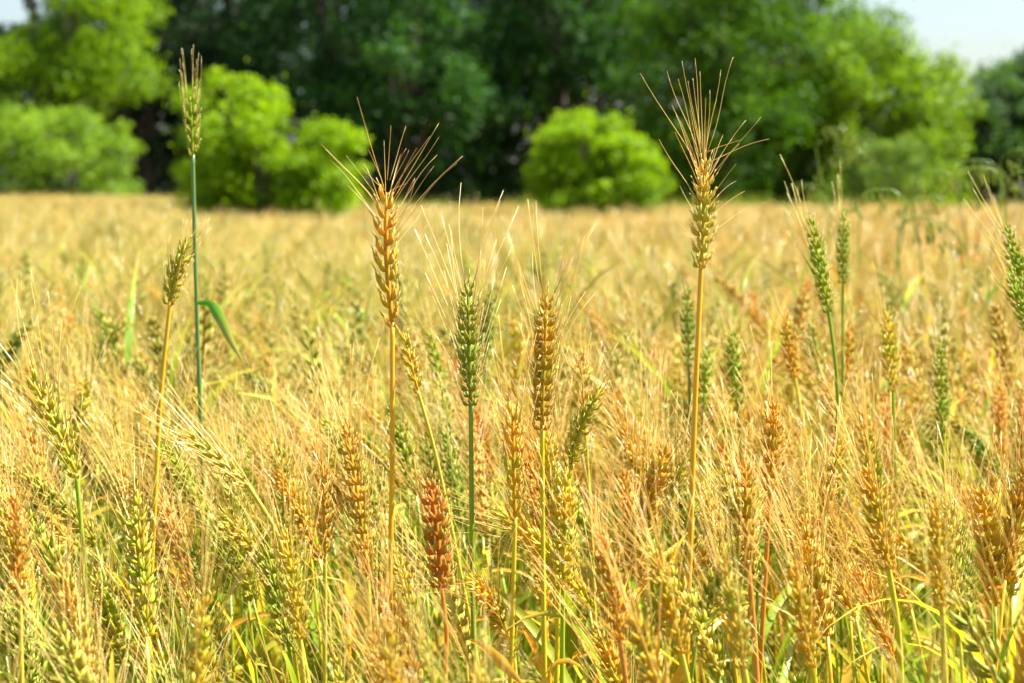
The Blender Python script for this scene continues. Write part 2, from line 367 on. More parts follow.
def build_trees():
    BR = (.20, .34, .002); DK = (.015, .05, .018); PALE = (.19, .32, .03)
    # two-lobed bright bush, left of centre
    Y = 16.; s = Y / FPX
    tree('bush', 'bright yellow-green rounded bush with two lobes at the field edge, left of centre', 'bush', X(268, Y), Y,
         [((238 - 268) * s, 0, Zp(122, Y), 46 * s, 44 * s, 50 * s), ((330 - 268) * s, -.1, Zp(150, Y), 32 * s, 34 * s, 38 * s), ((222 - 268) * s, 0, Zp(178, Y), 40 * s, 40 * s, 42 * s),
          (6 * s, .1, Zp(182, Y), 58 * s, 48 * s, 38 * s), (50 * s, 0, Zp(190, Y), 34 * s, 36 * s, 34 * s), (0, 0, .45, 62 * s, 48 * s, 40 * s)], BR, .045, 36000, .155, 3, .06)
    Y = 19.; s = Y / FPX
    tree('bush', 'bright yellow-green round bush standing alone before the dark wood, right of centre', 'bush', X(590, Y), Y,
         [(-8 * s, 0, Zp(138, Y), 46 * s, 44 * s, 38 * s), (38 * s, 0, Zp(165, Y), 30 * s, 36 * s, 38 * s), (-28 * s, 0, Zp(172, Y), 36 * s, 34 * s, 36 * s),
          (8 * s, 0, Zp(190, Y), 52 * s, 42 * s, 34 * s), (0, 0, .4, 46 * s, 40 * s, 50 * s)], BR, .048, 32000, .14, 5, .06)
    # left: broad bright tree and paler bush under it
    Y = 50.; s = Y / FPX
    tree('broadleaf_tree', 'broad bright green tree filling the upper left corner with sky showing through', 'tree', X(40, Y), Y,
         [(-10 * s, 0, Zp(88, Y), 100 * s, 2.2, 42 * s), (60 * s, 0, Zp(20, Y), 62 * s, 2., 50 * s), (20 * s, .5, Zp(60, Y), 75 * s, 2., 30 * s), (75 * s, 0, Zp(75, Y), 48 * s, 1.6, 26 * s), (-90 * s, 0, Zp(95, Y), 60 * s, 2, 85 * s),
          (40 * s, 0, Zp(-80, Y), 90 * s, 2.2, 50 * s)], (.15, .27, .003), .14, 30000, .5, 11, .2)
    Y = 46.; s = Y / FPX
    tree('bush', 'pale green bush low beneath the broad tree at the left edge', 'bush', X(75, Y), Y,
         [(0, 0, Zp(150, Y), 60 * s, 1.3, 40 * s), (-55 * s, .3, Zp(150, Y), 45 * s, 1.2, 45 * s), (20 * s, 0, .7, 45 * s, 1.1, .8)], PALE, .11, 16000, .3, 13, .07)
    # the dark wood in the middle
    wood = [(150, 56, 40, 95, 1), (230, 60, -10, 120, 2), (330, 55, 20, 110, 3), (410, 52, 55, 100, 4), (480, 58, 10, 110, 5), (560, 54, 30, 105, 6), (640, 58, 0, 115, 7)]
    words = ['darkest tree behind the tall green stalk, at the left end of the wood', 'tall dark tree behind the two-lobed bush, its crown above the frame',
             'dark green tree right behind the right lobe of the two-lobed bush', 'dark tree with lighter blue-green crown top behind the tallest golden ear',
             'dark blue-green tree in the middle of the wood, between the two bright bushes', 'dark green tree behind the lone round bush',
             'dark green tree between the lone round bush and the mid-green trees']
    cols = [(.012, .035, .012), DK, (.024, .075, .02), (.035, .11, .022), (.013, .045, .02), (.024, .08, .014), (.038, .11, .007)]
    for (px, Y, py, w_, k), wd, co in zip(wood, words, cols):
        s = Y / FPX
        tree('woodland_tree', wd, 'tree', X(px, Y), Y, [(0, 0, Zp(py, Y), w_ * s * .8, 2.4, 75 * s), (-w_ * .5 * s, .4, Zp(py + 50, Y), w_ * .55 * s, 2., 50 * s), (w_ * .5 * s, .2, Zp(py + 40, Y), w_ * .55 * s, 2., 45 * s),
             (0, 0, Zp(py - 110, Y), w_ * s * .7, 2.6, 70 * s), (0, .8, 1.6, w_ * .8 * s, 1.6, 1.7)], co, .17, 22000, .6, 20 + k, .2, 'trees of the dark wood')
    # right: mid-green mass, outline falling to the right
    r = [(720, 47, 60, 95, (.055, .14, .003), 'mid-green tree behind the tall yellow ear with spreading awns'),
         (800, 50, 40, 90, (.095, .21, .003), 'bright mid-green tree left of the sky gap, tallest on the right side'),
         (880, 48, 110, 85, (.14, .25, .006), 'yellow-green tree whose rounded outline falls towards the sky gap')]
    for i, (px, Y, py, w_, co, wd) in enumerate(r):
        s = Y / FPX
        lb = [(0, 0, Zp(py, Y), w_ * s, 2.2, 80 * s), (-w_ * .4 * s, -.5, Zp(py + 70, Y), w_ * .55 * s, 1.8, 45 * s), (w_ * .35 * s, -.4, Zp(py + 50, Y), w_ * .5 * s, 1.8, 55 * s), (0, -.2, .9, w_ * .85 * s, 1.6, 1.1)]
        if i < 2: lb.append((-w_ * .3 * s, 0, Zp(py - 90, Y), w_ * .75 * s, 2.2, 70 * s))
        if i == 2: lb += [(-30 * s, 0, Zp(75, Y), 62 * s, 1.8, 52 * s), (38 * s, 0, Zp(115, Y), 40 * s, 1.6, 50 * s)]
        tree('broadleaf_tree', wd, 'tree', X(px, Y), Y, lb, co, .15, 26000, .5, 40 + i, .18, 'mid-green trees right of the wood')
    Y = 44.; s = Y / FPX
    tree('bush', 'grey-green bush at the foot of the mid-green trees, behind the twin green ears', 'bush', X(885, Y), Y, [(0, 0, Zp(165, Y), 38 * s, .9, 34 * s), (-30 * s, 0, .8, 40 * s, .9, .7)], (.13, .22, .035), .1, 9000, .25, 50, .05)
    Y = 62.; s = Y / FPX
    tree('broadleaf_tree', 'hazy grey-green tree at the right edge under the bright sky', 'tree', X(1010, Y), Y,
         [(0, 0, Zp(115, Y), 70 * s, 2.4, 58 * s), (-40 * s, 0, Zp(150, Y), 45 * s, 2., 40 * s), (60 * s, 0, Zp(100, Y), 60 * s, 2, 60 * s), (0, 0, 1.2, 80 * s, 2, 1.5), (30 * s, 0, Zp(70, Y), 30 * s, 1.5, 26 * s)],
         (.065, .15, .045), .18, 36000, .5, 61, .2)
    # beyond the frame edges, the wood goes on
    for i, (px, Y) in enumerate([(-190, 52), (-380, 56), (1230, 56), (1420, 60)]):
        s = Y / FPX
        tree('woodland_tree', 'dark green tree of the wood beyond the %s side of the frame' % ('left' if px < 0 else 'right'), 'tree', X(px, Y), Y,
             [(0, 0, 4.4, 3, 2.4, 3.), (0, 0, 1.4, 2.7, 2, 1.6)], (.04, .11, .03), .2, 9000, .7, 70 + i, .2, 'trees beyond the frame')
    # far mass of wood closing the gaps
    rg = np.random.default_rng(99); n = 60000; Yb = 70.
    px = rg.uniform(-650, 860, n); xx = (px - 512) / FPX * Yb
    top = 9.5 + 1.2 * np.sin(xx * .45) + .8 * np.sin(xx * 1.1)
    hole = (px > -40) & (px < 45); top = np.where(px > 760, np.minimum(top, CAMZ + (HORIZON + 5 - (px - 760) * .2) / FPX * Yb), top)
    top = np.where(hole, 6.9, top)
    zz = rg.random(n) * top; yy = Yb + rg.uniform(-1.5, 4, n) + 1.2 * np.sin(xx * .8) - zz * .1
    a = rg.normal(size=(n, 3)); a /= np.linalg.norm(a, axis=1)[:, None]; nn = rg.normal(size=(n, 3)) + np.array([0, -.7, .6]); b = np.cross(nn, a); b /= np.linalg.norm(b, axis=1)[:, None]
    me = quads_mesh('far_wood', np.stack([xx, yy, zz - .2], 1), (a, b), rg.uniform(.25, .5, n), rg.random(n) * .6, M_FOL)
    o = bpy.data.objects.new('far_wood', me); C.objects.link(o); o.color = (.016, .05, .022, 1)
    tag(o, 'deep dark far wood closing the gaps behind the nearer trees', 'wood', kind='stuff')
build_trees()

# ------------------------------------------------------------------ wheat: colours
EAR = {'straw': (.66, .50, .09), 'golden': (.74, .46, .01), 'orange': (.74, .38, .012), 'rust': (.56, .20, .008), 'green': (.33, .44, .008),
       'deep': (.28, .38, .04), 'olive': (.52, .46, .01), 'pale': (.46, .50, .07), 'pink': (.74, .46, .13), 'yellow': (.72, .55, .02), 'bronze': (.64, .37, .015), 'amber': (.76, .42, .015)}
STEM = {'amber': (.76, .43, .015), 'green': (.20, .31, .01), 'teal': (.13, .24, .06), 'yellow': (.55, .50, .02), 'lime': (.28, .40, .02), 'straw': (.60, .50, .05), 'orange': (.6, .25, .03)}
def jit(c, rng, a=.12): return tuple(max(.005, v * (1 + rng.uniform(-a, a))) for v in c)

GROUP = 'wheat stalks standing in the near part of the field'
hero_seg = []
def hero(label, ec, sc, base, tip, Y, stem=(), bend=0., roll=.4, fat=1., awnL=.06, spread=.4, nawn=2, custom=None, slack=0., lean=0., sr=.0015, leaves=(), seed=0, thin=1., awn_r=.00034, spc=None):
    rng = random.Random(seed + int(base[0] * 7 + base[1]))
    b = P(base[0], base[1], Y); t = P(tip[0], tip[1], Y + lean)
    z = (t - b); L = z.length; z.normalize()
    # local x lies in the picture plane, towards the right
    x = Vector((1, 0, 0)); x = (x - z * x.dot(z)).normalized(); y = z.cross(x)
    if bend:                                   # keep the tip where it was asked for
        ang = math.atan(bend); x, z = (x * math.cos(ang) + z * math.sin(ang)), (z * math.cos(ang) - x * math.sin(ang)); L = L / (1 + .1 * bend * bend)
    M3 = Matrix((x, y, z)).transposed(); M4 = M3.to_4x4(); M4.translation = b
    inv = M4.inverted()
    cu = None
    if custom: cu = [(tt, np.array(inv @ P(q[0], q[1], Y + rng.uniform(-.03, .03)))) for tt, q in custom]
    E, B, pos, tan = build_ear(rng, L, bend, roll, fat, awnL, spread, nawn, 2, cu, slack, awn_r, thin=thin, spc=spc)
    pts = [np.array(P(q[0], q[1], Y)) for q in stem]
    last = pts[-1] if pts else np.array(b); prev = np.array(b) if len(pts) < 2 else pts[-2]
    if pts:
        dirv = last - prev; rx = last[0] + dirv[0] / max(.05, -dirv[2]) * last[2] * .55
    else: rx = b.x - z.x / max(.4, z.z) * .10
    root = np.array([rx, Y + rng.uniform(-.02, .02), 0.])
    e = empty('wheat_stalk', root); tag(e, label, 'wheat stalk', GROUP)
    knee = np.array(b - Vector(z) * .05) if not pts else None
    chain = [root] + pts[::-1] + ([knee, ] if knee is not None else []) + [np.array(b + Vector(z) * .003)]
    cur = catmull(chain, 36) - root
    S = MB(); tube(S, cur, list(np.linspace(sr * 1.25, sr, len(cur))), 8)
    st = S.obj('stem', [MO['stem']], e); st.color = (*jit(STEM[sc], rng, .06), 1)
    ear = E.obj('ear', [MO['husk']], e); ear.matrix_local = Matrix.Translation(-Vector(root)) @ M4; ear.color = (*jit(EAR[ec], rng, .05), 1)
    if B.n:
        bo = B.obj('beard', [MO['awn']], ear); bo.color = ((.9, .86, .62, 1) if ec == 'deep' else ear.color) if not custom else (.74, .55, .26, 1)
    for (fr, el, LL, W, dr, az, lc, tw) in leaves:
        bl = MB(); blade(bl, cur[int(fr * (len(cur) - 1))], el, LL, W, dr, az, rng, tw)
        lo = bl.obj('leaf', [MO['leaf']], e); lo.color = (*STEM[lc], 1)
    hero_seg.append((base, tip, Y))
    return e

A1 = [(.93, (357, 97)), (.78, (321, 144)), (.74, (325, 149)), (.9, (362, 168)), (.97, (391, 126)), (.97, (406, 126)), (.9, (409, 150)), (.85, (430, 136)), (.8, (439, 123)), (.75, (439, 137)),
      (.7, (437, 155)), (.62, (434, 166)), (.6, (463, 156)), (.55, (457, 163)), (.5, (361, 238)), (.9, (407, 183)), (.66, (330, 160)), (.45, (420, 215)), (.85, (384, 140))]
A2 = [(.8, (640, 73)), (.9, (667, 71)), (.95, (682, 61)), (.95, (695, 58)), (.9, (700, 71)), (.95, (733, 57)), (.8, (678, 79)), (.85, (688, 81)), (.9, (717, 99)), (.75, (746, 120)), (.7, (761, 117)), (.85, (769, 139)),
      (.5, (659, 139)), (.6, (675, 132)), (.5, (736, 164)), (.45, (736, 181)), (.2, (745, 209)), (.35, (745, 191)), (.7, (732, 139)), (.65, (723, 135)), (.15, (679, 223)), (.3, (680, 186)), (.8, (710, 90)), (.7, (672, 105)), (.6, (690, 110))]

def build_heroes():
    F = 1.30
    hero('tallest golden ripe ear with long spreading awns on an amber stem, left of centre', 'amber', 'amber', (393, 327), (387, 182), F, [(392, 470), (389, 620)], bend=.10, roll=.15, fat=1.06, custom=A1, sr=.0016, thin=.7, spc=.0062)
    hero('tall yellow ear against the dark trees, its many awns spread wide, on an amber stem', 'straw', 'amber', (701, 268), (703, 152), F, [(696, 380), (691, 520)], bend=-.06, roll=.9, fat=.85, custom=A2, sr=.0016)
    hero('small green ear on the tall blue-green stem with one hanging leaf, at the left', 'green', 'teal', (193, 158), (190, 92), 1.62, [(195, 250), (200, 400)], roll=.2, fat=.78, awnL=.042, spread=.1, nawn=3, awn_r=.00018, sr=.0016, thin=.75)
    hero('olive-gold ear leaning right on a curved amber stem, beside the tall blue-green stem', 'olive', 'amber', (170, 306), (189, 237), 1.42, [(162, 380), (154, 520)], bend=.18, roll=1.2, fat=.78, awnL=.022, spread=.3, sr=.0016, thin=.8)
    hero('green ear with white-edged husks on a straight green stem, centre-left', 'deep', 'green', (471, 407), (468, 274), F, [(472, 540), (475, 700)], bend=.02, roll=1.25, fat=.86, awnL=.065, spread=.6, nawn=2, slack=.1, sr=.0016)
    hero('golden-brown plump ear on a straight yellow stem, right of the green ear', 'bronze', 'yellow', (542, 430), (548, 286), F, [(543, 560), (545, 700)], bend=.03, roll=1.4, fat=.88, awnL=.065, spread=.7, nawn=2, slack=.2, sr=.0015)
    hero('slim golden ear on an amber stem, between the green and the golden-brown ears', 'golden', 'yellow', (515, 522), (512, 396), 1.27, [(513, 600), (510, 700)], roll=.1, fat=.85, awnL=.06, spread=.5, nawn=2, slack=.3, sr=.0015, thin=.65)
    hero('rust-brown short ear on a thin orange stem, low in the centre', 'rust', 'orange', (441, 588), (428, 473), 1.2, [(446, 625), (444, 700)], bend=-.08, roll=1.2, fat=1.0, awnL=.05, spread=.4, nawn=1, slack=.6, sr=.0013)
    hero('golden ear without awns leaning behind the tallest stem', 'golden', 'straw', (419, 395), (402, 328), 1.36, [(432, 440), (452, 530)], roll=.3, fat=.68, awnL=0, sr=.0012)
    hero('tall green ear with orange-tipped awns on a green stem, leftmost of the pair at right', 'green', 'green', (829, 312), (811, 212), 1.6, [(836, 370), (838, 450)], bend=.06, roll=1.0, fat=.8, awnL=.055, spread=.3, nawn=1, sr=.0014, thin=.7)
    hero('upright green ear right behind the leaning green ear, against the field edge', 'green', 'green', (843, 284), (844, 206), 1.85, [(843, 340)], roll=1.0, fat=.72, awnL=.05, spread=.2, nawn=1, sr=.0013, thin=.7)
    hero('upper green ear cut by the right edge, its awns rising to the left', 'green', 'green', (1034, 306), (1006, 222), 1.6, [(1044, 380)], bend=.1, roll=.9, fat=.85, awnL=.06, spread=.35, nawn=1)
    hero('lower green ear cut by the right edge, just under the upper one', 'green', 'green', (1030, 330), (1009, 268), 1.55, [(1036, 400)], bend=.05, roll=.9, fat=.8, awnL=.03, spread=.3, nawn=1)
    hero('brown-green ear at the left edge leaning left under a fan of pale awns', 'olive', 'lime', (78, 478), (26, 368), 1.25, [(84, 560), (88, 700)], bend=-.05, roll=.5, fat=.9, awnL=.075, spread=.75, nawn=2, sr=.0015)
    hero('pale straw ear lying far over to the left, left of the tallest stem', 'straw', 'straw', (250, 486), (178, 428), 1.26, [(275, 530), (300, 640)], bend=-.06, roll=.5, fat=.62, awnL=.06, spread=.35, nawn=2)
    hero('long brown ear leaning left, left of the lower part of the tallest stem', 'bronze', 'straw', (368, 580), (343, 412), 1.22, [(372, 700)], bend=-.05, roll=1.3, fat=.74, awnL=.06, spread=.5)
    hero('olive-gold ear bending right at its top, right of the golden-brown plump ear', 'olive', 'yellow', (571, 470), (604, 384), 1.32, [(562, 540), (556, 690)], bend=.28, roll=.9, fat=.72, awnL=.05, spread=.35, nawn=1)
    hero('yellow-green plump ear under the ear that bends right', 'yellow', 'lime', (563, 590), (566, 462), 1.28, [(562, 700)], roll=1.2, fat=.9, awnL=.05, spread=.35, nawn=1)
    hero('pale pink ear top behind the ear that bends right', 'pink', 'straw', (585, 430), (580, 350), 1.5, [], roll=.2, fat=.8, awnL=.03, spread=.3, nawn=1)
    hero('dark green blurred ear close behind the green ear with white-edged husks', 'deep', 'green', (485, 372), (493, 281), 2.1, [], bend=.05, roll=.8, fat=.9, awnL=.04, spread=.4, nawn=1)
    hero('thin green ear leaning left, between the tallest stem and the green ear', 'green', 'green', (444, 398), (426, 325), 1.75, [], bend=-.05, roll=.3, fat=.65, awnL=.05, spread=.3, nawn=1)
    hero('green awnless ear just left of the tall amber stem at right', 'deep', 'teal', (689, 366), (687, 285), 1.8, [(690, 430)], roll=.9, fat=.75, awnL=.01, spread=.2, nawn=1)
    hero('low green ear just right of the tall amber stem at right', 'green', 'green', (703, 415), (707, 345), 1.8, [], roll=.9, fat=.75, awnL=.03, nawn=1)
    hero('green ear standing alone right of the tall amber stem', 'green', 'green', (738, 410), (731, 326), 1.75, [(742, 470)], roll=.6, fat=.8, awnL=.03, spread=.3, nawn=1)
    hero('orange-brown ear leaning left, left of the leaning green ear', 'orange', 'straw', (795, 378), (783, 310), 1.75, [], roll=.9, fat=.8, awnL=.03, spread=.3, nawn=1)
    hero('grey-pink ear leaning right beside the orange-brown leaning ear', 'pink', 'straw', (797, 345), (809, 278), 2.0, [], bend=.08, roll=.4, fat=.8, awnL=.03, nawn=1)
    hero('small orange ear right of the green stem at right', 'orange', 'straw', (846, 388), (850, 322), 1.9, [], roll=.4, fat=.75, awnL=.03, nawn=1)
    hero('yellow-green ear with one upright pale awn, right part of the field', 'yellow', 'lime', (893, 392), (887, 306), 1.7, [(895, 460)], roll=.9, fat=.8, awnL=.05, spread=.1, nawn=1, slack=.8)
    hero('green ear with pale husks beside a small orange ear, at right', 'green', 'lime', (943, 445), (940, 335), 1.75, [], roll=.9, fat=.75, awnL=.04, nawn=1)
    hero('bright orange ear leaning right, right of the tall amber stem', 'orange', 'orange', (770, 492), (775, 396), 1.36, [(766, 560)], roll=.9, fat=.75, awnL=.06, spread=.5, nawn=1)
    hero('orange-brown ear on a curved orange stem, low right of centre', 'orange', 'orange', (748, 565), (746, 457), 1.22, [(753, 620), (758, 700)], bend=.04, roll=1.1, fat=.8, awnL=.06, spread=.5, nawn=1, sr=.0017)
    hero('golden ear leaning left with a dark left side, on a yellow stem at lower right', 'golden', 'yellow', (889, 570), (864, 460), 1.18, [(897, 620), (902, 700)], bend=-.03, roll=1.0, fat=.85, awnL=.065, spread=.5, nawn=2, sr=.0017)
    hero('upright golden-brown ear near the lower right corner with a pale tip', 'golden', 'straw', (942, 606), (934, 496), 1.08, [(946, 700)], roll=.9, fat=.72, awnL=.06, spread=.5)
    hero('grey-brown ear leaning left, bright on its right side, low right of centre', 'straw', 'straw', (744, 668), (720, 552), 1.02, [(750, 700)], bend=-.03, roll=.9, fat=.78, awnL=.065, spread=.5)
    hero('reddish-brown upright ear at the left edge', 'orange', 'straw', (20, 606), (14, 487), 1.15, [(22, 700)], roll=1.2, fat=.78, awnL=.065, spread=.5)
    hero('blurred yellow ear rising from the bottom edge, lower left', 'yellow', 'yellow', (194, 712), (205, 590), .98, [], roll=.9, fat=.72, awnL=.06, spread=.5)
    hero('blurred golden ear rising from the bottom edge at the foot of the tallest stem', 'golden', 'yellow', (396, 720), (388, 622), .95, [], roll=.9, fat=.68, awnL=.05, spread=.5, nawn=1)
    hero('blurred golden ear leaning left at the bottom edge, right of centre', 'golden', 'straw', (668, 716), (628, 600), .98, [], roll=.9, fat=.75, awnL=.065, spread=.5)
    hero('brown upright ear at the bottom, between the yellow stem and the leaning golden ear', 'orange', 'orange', (620, 640), (598, 525), 1.1, [], bend=-.05, roll=.9, fat=.78, awnL=.065, spread=.6)
    hero('golden-brown ear low in the field, left of the orange-brown ear on the curved stem', 'golden', 'straw', (682, 655), (652, 545), 1.08, [], bend=-.05, roll=.9, fat=.78, awnL=.065, spread=.6)
    hero('yellow-brown ear with a wide fan of awns at the bottom right of centre', 'golden', 'yellow', (812, 668), (792, 556), 1.05, [], roll=.9, fat=.8, awnL=.07, spread=.65)
    hero('olive ear leaning right with feathery awns, upper end below the green stem at right', 'olive', 'lime', (668, 510), (690, 445), 1.4, [], bend=.1, roll=.9, fat=.75, awnL=.055, spread=.5, nawn=1)
    hero('olive-brown ear leaning right at lower right, behind the golden leaning ear', 'golden', 'lime', (826, 515), (842, 440), 1.4, [], bend=.1, roll=.9, fat=.75, awnL=.055, spread=.5, nawn=1)
    hero('dark green nodding ear at the left edge behind the pale awns', 'deep', 'green', (-4, 385), (36, 318), 2.0, [], bend=.3, roll=.6, fat=.85, awnL=.04, nawn=1)
    hero('pale green ear nodding to the right in the mid left field', 'pale', 'lime', (101, 346), (134, 321), 2.1, [(97, 375), (96, 430)], bend=.4, roll=.6, fat=.85, awnL=.06, nawn=1, spread=.2)
    hero('green-gold ear leaning right at far left of the middle field', 'olive', 'lime', (70, 450), (90, 380), 1.6, [], bend=.1, roll=.6, fat=.75, awnL=.05, nawn=1)
    hero('brown awned ear left of the long brown ear', 'orange', 'straw', (325, 560), (322, 455), 1.3, [], bend=-.03, roll=.6, fat=.7, awnL=.06)
    hero('yellow-brown ear at the bottom left, left of the long brown ear', 'yellow', 'straw', (300, 640), (283, 525), 1.18, [], bend=-.05, roll=1.2, fat=.75, awnL=.06)
build_heroes()

# leaf blade hanging from the tall blue-green stem, built into that stalk as its leaf
def hanging_leaf(stalk, pts, widths, Y, col, name='leaf'):
    c = catmull([np.array(P(a, b, Y + dy)) for a, b, dy in pts], 18) - np.array(stalk.location)
    n = len(c); wv = np.interp(np.linspace(0, 1, n), np.linspace(0, 1, len(widths)), widths)
    tn = np.gradient(c, axis=0); V = []; hs = []
    for i in range(n):
        z = tn[i] / np.linalg.norm(tn[i]); s = np.cross(z, (0, 1, 0)); s /= np.linalg.norm(s) + 1e-6; u = np.cross(s, z)
        for k in (-1, 0, 1): V.append(c[i] + s * k * wv[i] + u * abs(k) * wv[i] * .5); hs.append(i / n)
    f = [(i * 3 + k, i * 3 + k + 1, i * 3 + k + 4, i * 3 + k + 3) for i in range(n - 1) for k in (0, 1)]
    mb = MB(); mb.add(np.array(V), f, hs, .3); o = mb.obj(name, [MO['leaf']], stalk); o.color = (*col, 1); return o
stalks = [o for o in C.objects if o.name.startswith('wheat_stalk')]
find = lambda s: next(o for o in stalks if s in o['label'])
o = hanging_leaf(find('small green ear'), [(196, 303, 0), (206, 303, 0), (217, 314, -.01), (230, 340, -.02), (243, 362, -.03)], [.0008, .003, .0045, .0034, .0004], 1.6, (.11, .32, .02)); o['label'] = 'hanging bright green leaf'
hanging_leaf(find('rust-brown'), [(470, 640, 0), (485, 648, -.01), (502, 664, -.02), (522, 684, -.03)], [.001, .0025, .004, .001], 1.25, (.7, .38, .02))

# ------------------------------------------------------------------ wheat: plants that fill the field
def proto_parts(k, detail=2, awn_r=.00031):
    """one generic stalk as separate builders: stem, ear (with its placement), beard, leaves; about 0.9 m tall"""
    rng = random.Random(500 + k)
    H = .80 + rng.uniform(-.02, .02); lean = rng.uniform(.01, .07)
    nod = [.05, .15, .3, .1, .5, .2, .05, .6, .25, .12][k % 10]
    pts = catmull([(0, 0, 0), (lean * .2, 0, H * .45), (lean * .7, .004, H * .82), (lean * 1.15 + nod * .02, 0, H)], 16 if detail == 2 else 6)
    S = MB(); tube(S, pts, list(np.linspace(.0018, .0012, len(pts))), 6 if detail == 2 else 3)
    L = rng.uniform(.078, .1)
    E, B, pos, tan = build_ear(rng, L, nod * .5, rng.uniform(0, 3), rng.uniform(.78, .98), rng.uniform(.065, .095), rng.uniform(.4, .85), 2, detail, None, .1 if detail == 2 else 0, awn_r)
    t = Vector(pts[-1] - pts[-2]).normalized(); t = (t + Vector((nod * .6, 0, 0))).normalized()
    x = Vector((1, 0, 0)); x = (x - t * x.dot(t)).normalized(); y = t.cross(x)
    M = Matrix((x, y, t)).transposed().to_4x4(); M.translation = Vector(pts[-1]) - t * .002
    Lv = []
    for j in range({2: 2, 1: 5, 0: 2}[detail]):
        b = MB(); fr = rng.uniform(.45, .85) if j < 2 else rng.uniform(.6, .95)
        q = pts[min(len(pts) - 1, int(fr * len(pts)))]
        blade(b, q, rng.uniform(1.0, 1.4), rng.uniform(.12, .22), rng.uniform(.005, .009), rng.uniform(.4, 2.4), rng.uniform(0, 6.28), rng, rng.uniform(-1, 1), 8 if detail == 2 else 4); Lv.append(b)
    return S, E, B, Lv, M

NP = 10
PROTO = []
for k in range(NP):
    S, E, B, Lv, M = proto_parts(k)
    PROTO.append(dict(stem=S.mesh('stem', [MO['stem']]), ear=E.mesh('ear', [MO['husk']]), beard=B.mesh('beard', [MO['awn']]), leaves=[b.mesh('leaf', [MO['leaf']]) for b in Lv], M=M, L=.09))

MIX = [('straw', .13), ('golden', .17), ('orange', .15), ('green', .17), ('deep', .04), ('olive', .15), ('pale', .08), ('pink', .06), ('yellow', .07)]
def pick_col(rng, xn, d):
    """colour of one stalk: more green to the left, more orange to the right, as the crop ripens across the field"""
    ws = []
    for n, w_ in MIX:
        if n in ('green', 'pale', 'olive', 'deep'): w_ *= 1.45 - .75 * xn
        if n in ('orange', 'golden'): w_ *= .6 + 1.2 * xn
        ws.append(w_)
    return rng.choices([m[0] for m in MIX], ws)[0]
STEMOF = {'straw': ['yellow', 'lime'], 'golden': ['amber', 'yellow', 'lime'], 'orange': ['amber', 'straw'], 'green': ['green', 'lime'], 'olive': ['lime', 'yellow'], 'pale': ['green', 'lime'], 'pink': ['straw', 'lime'], 'deep': ['green'], 'bronze': ['straw'], 'amber': ['amber'], 'yellow': ['yellow', 'lime']}

def seg_dist(p, a, b):
    p, a, b = map(np.array, (p, a, b)); d = b - a; t = np.clip((p - a).dot(d) / max(1e-6, d.dot(d)), 0, 1); return np.linalg.norm(p - a - t * d)

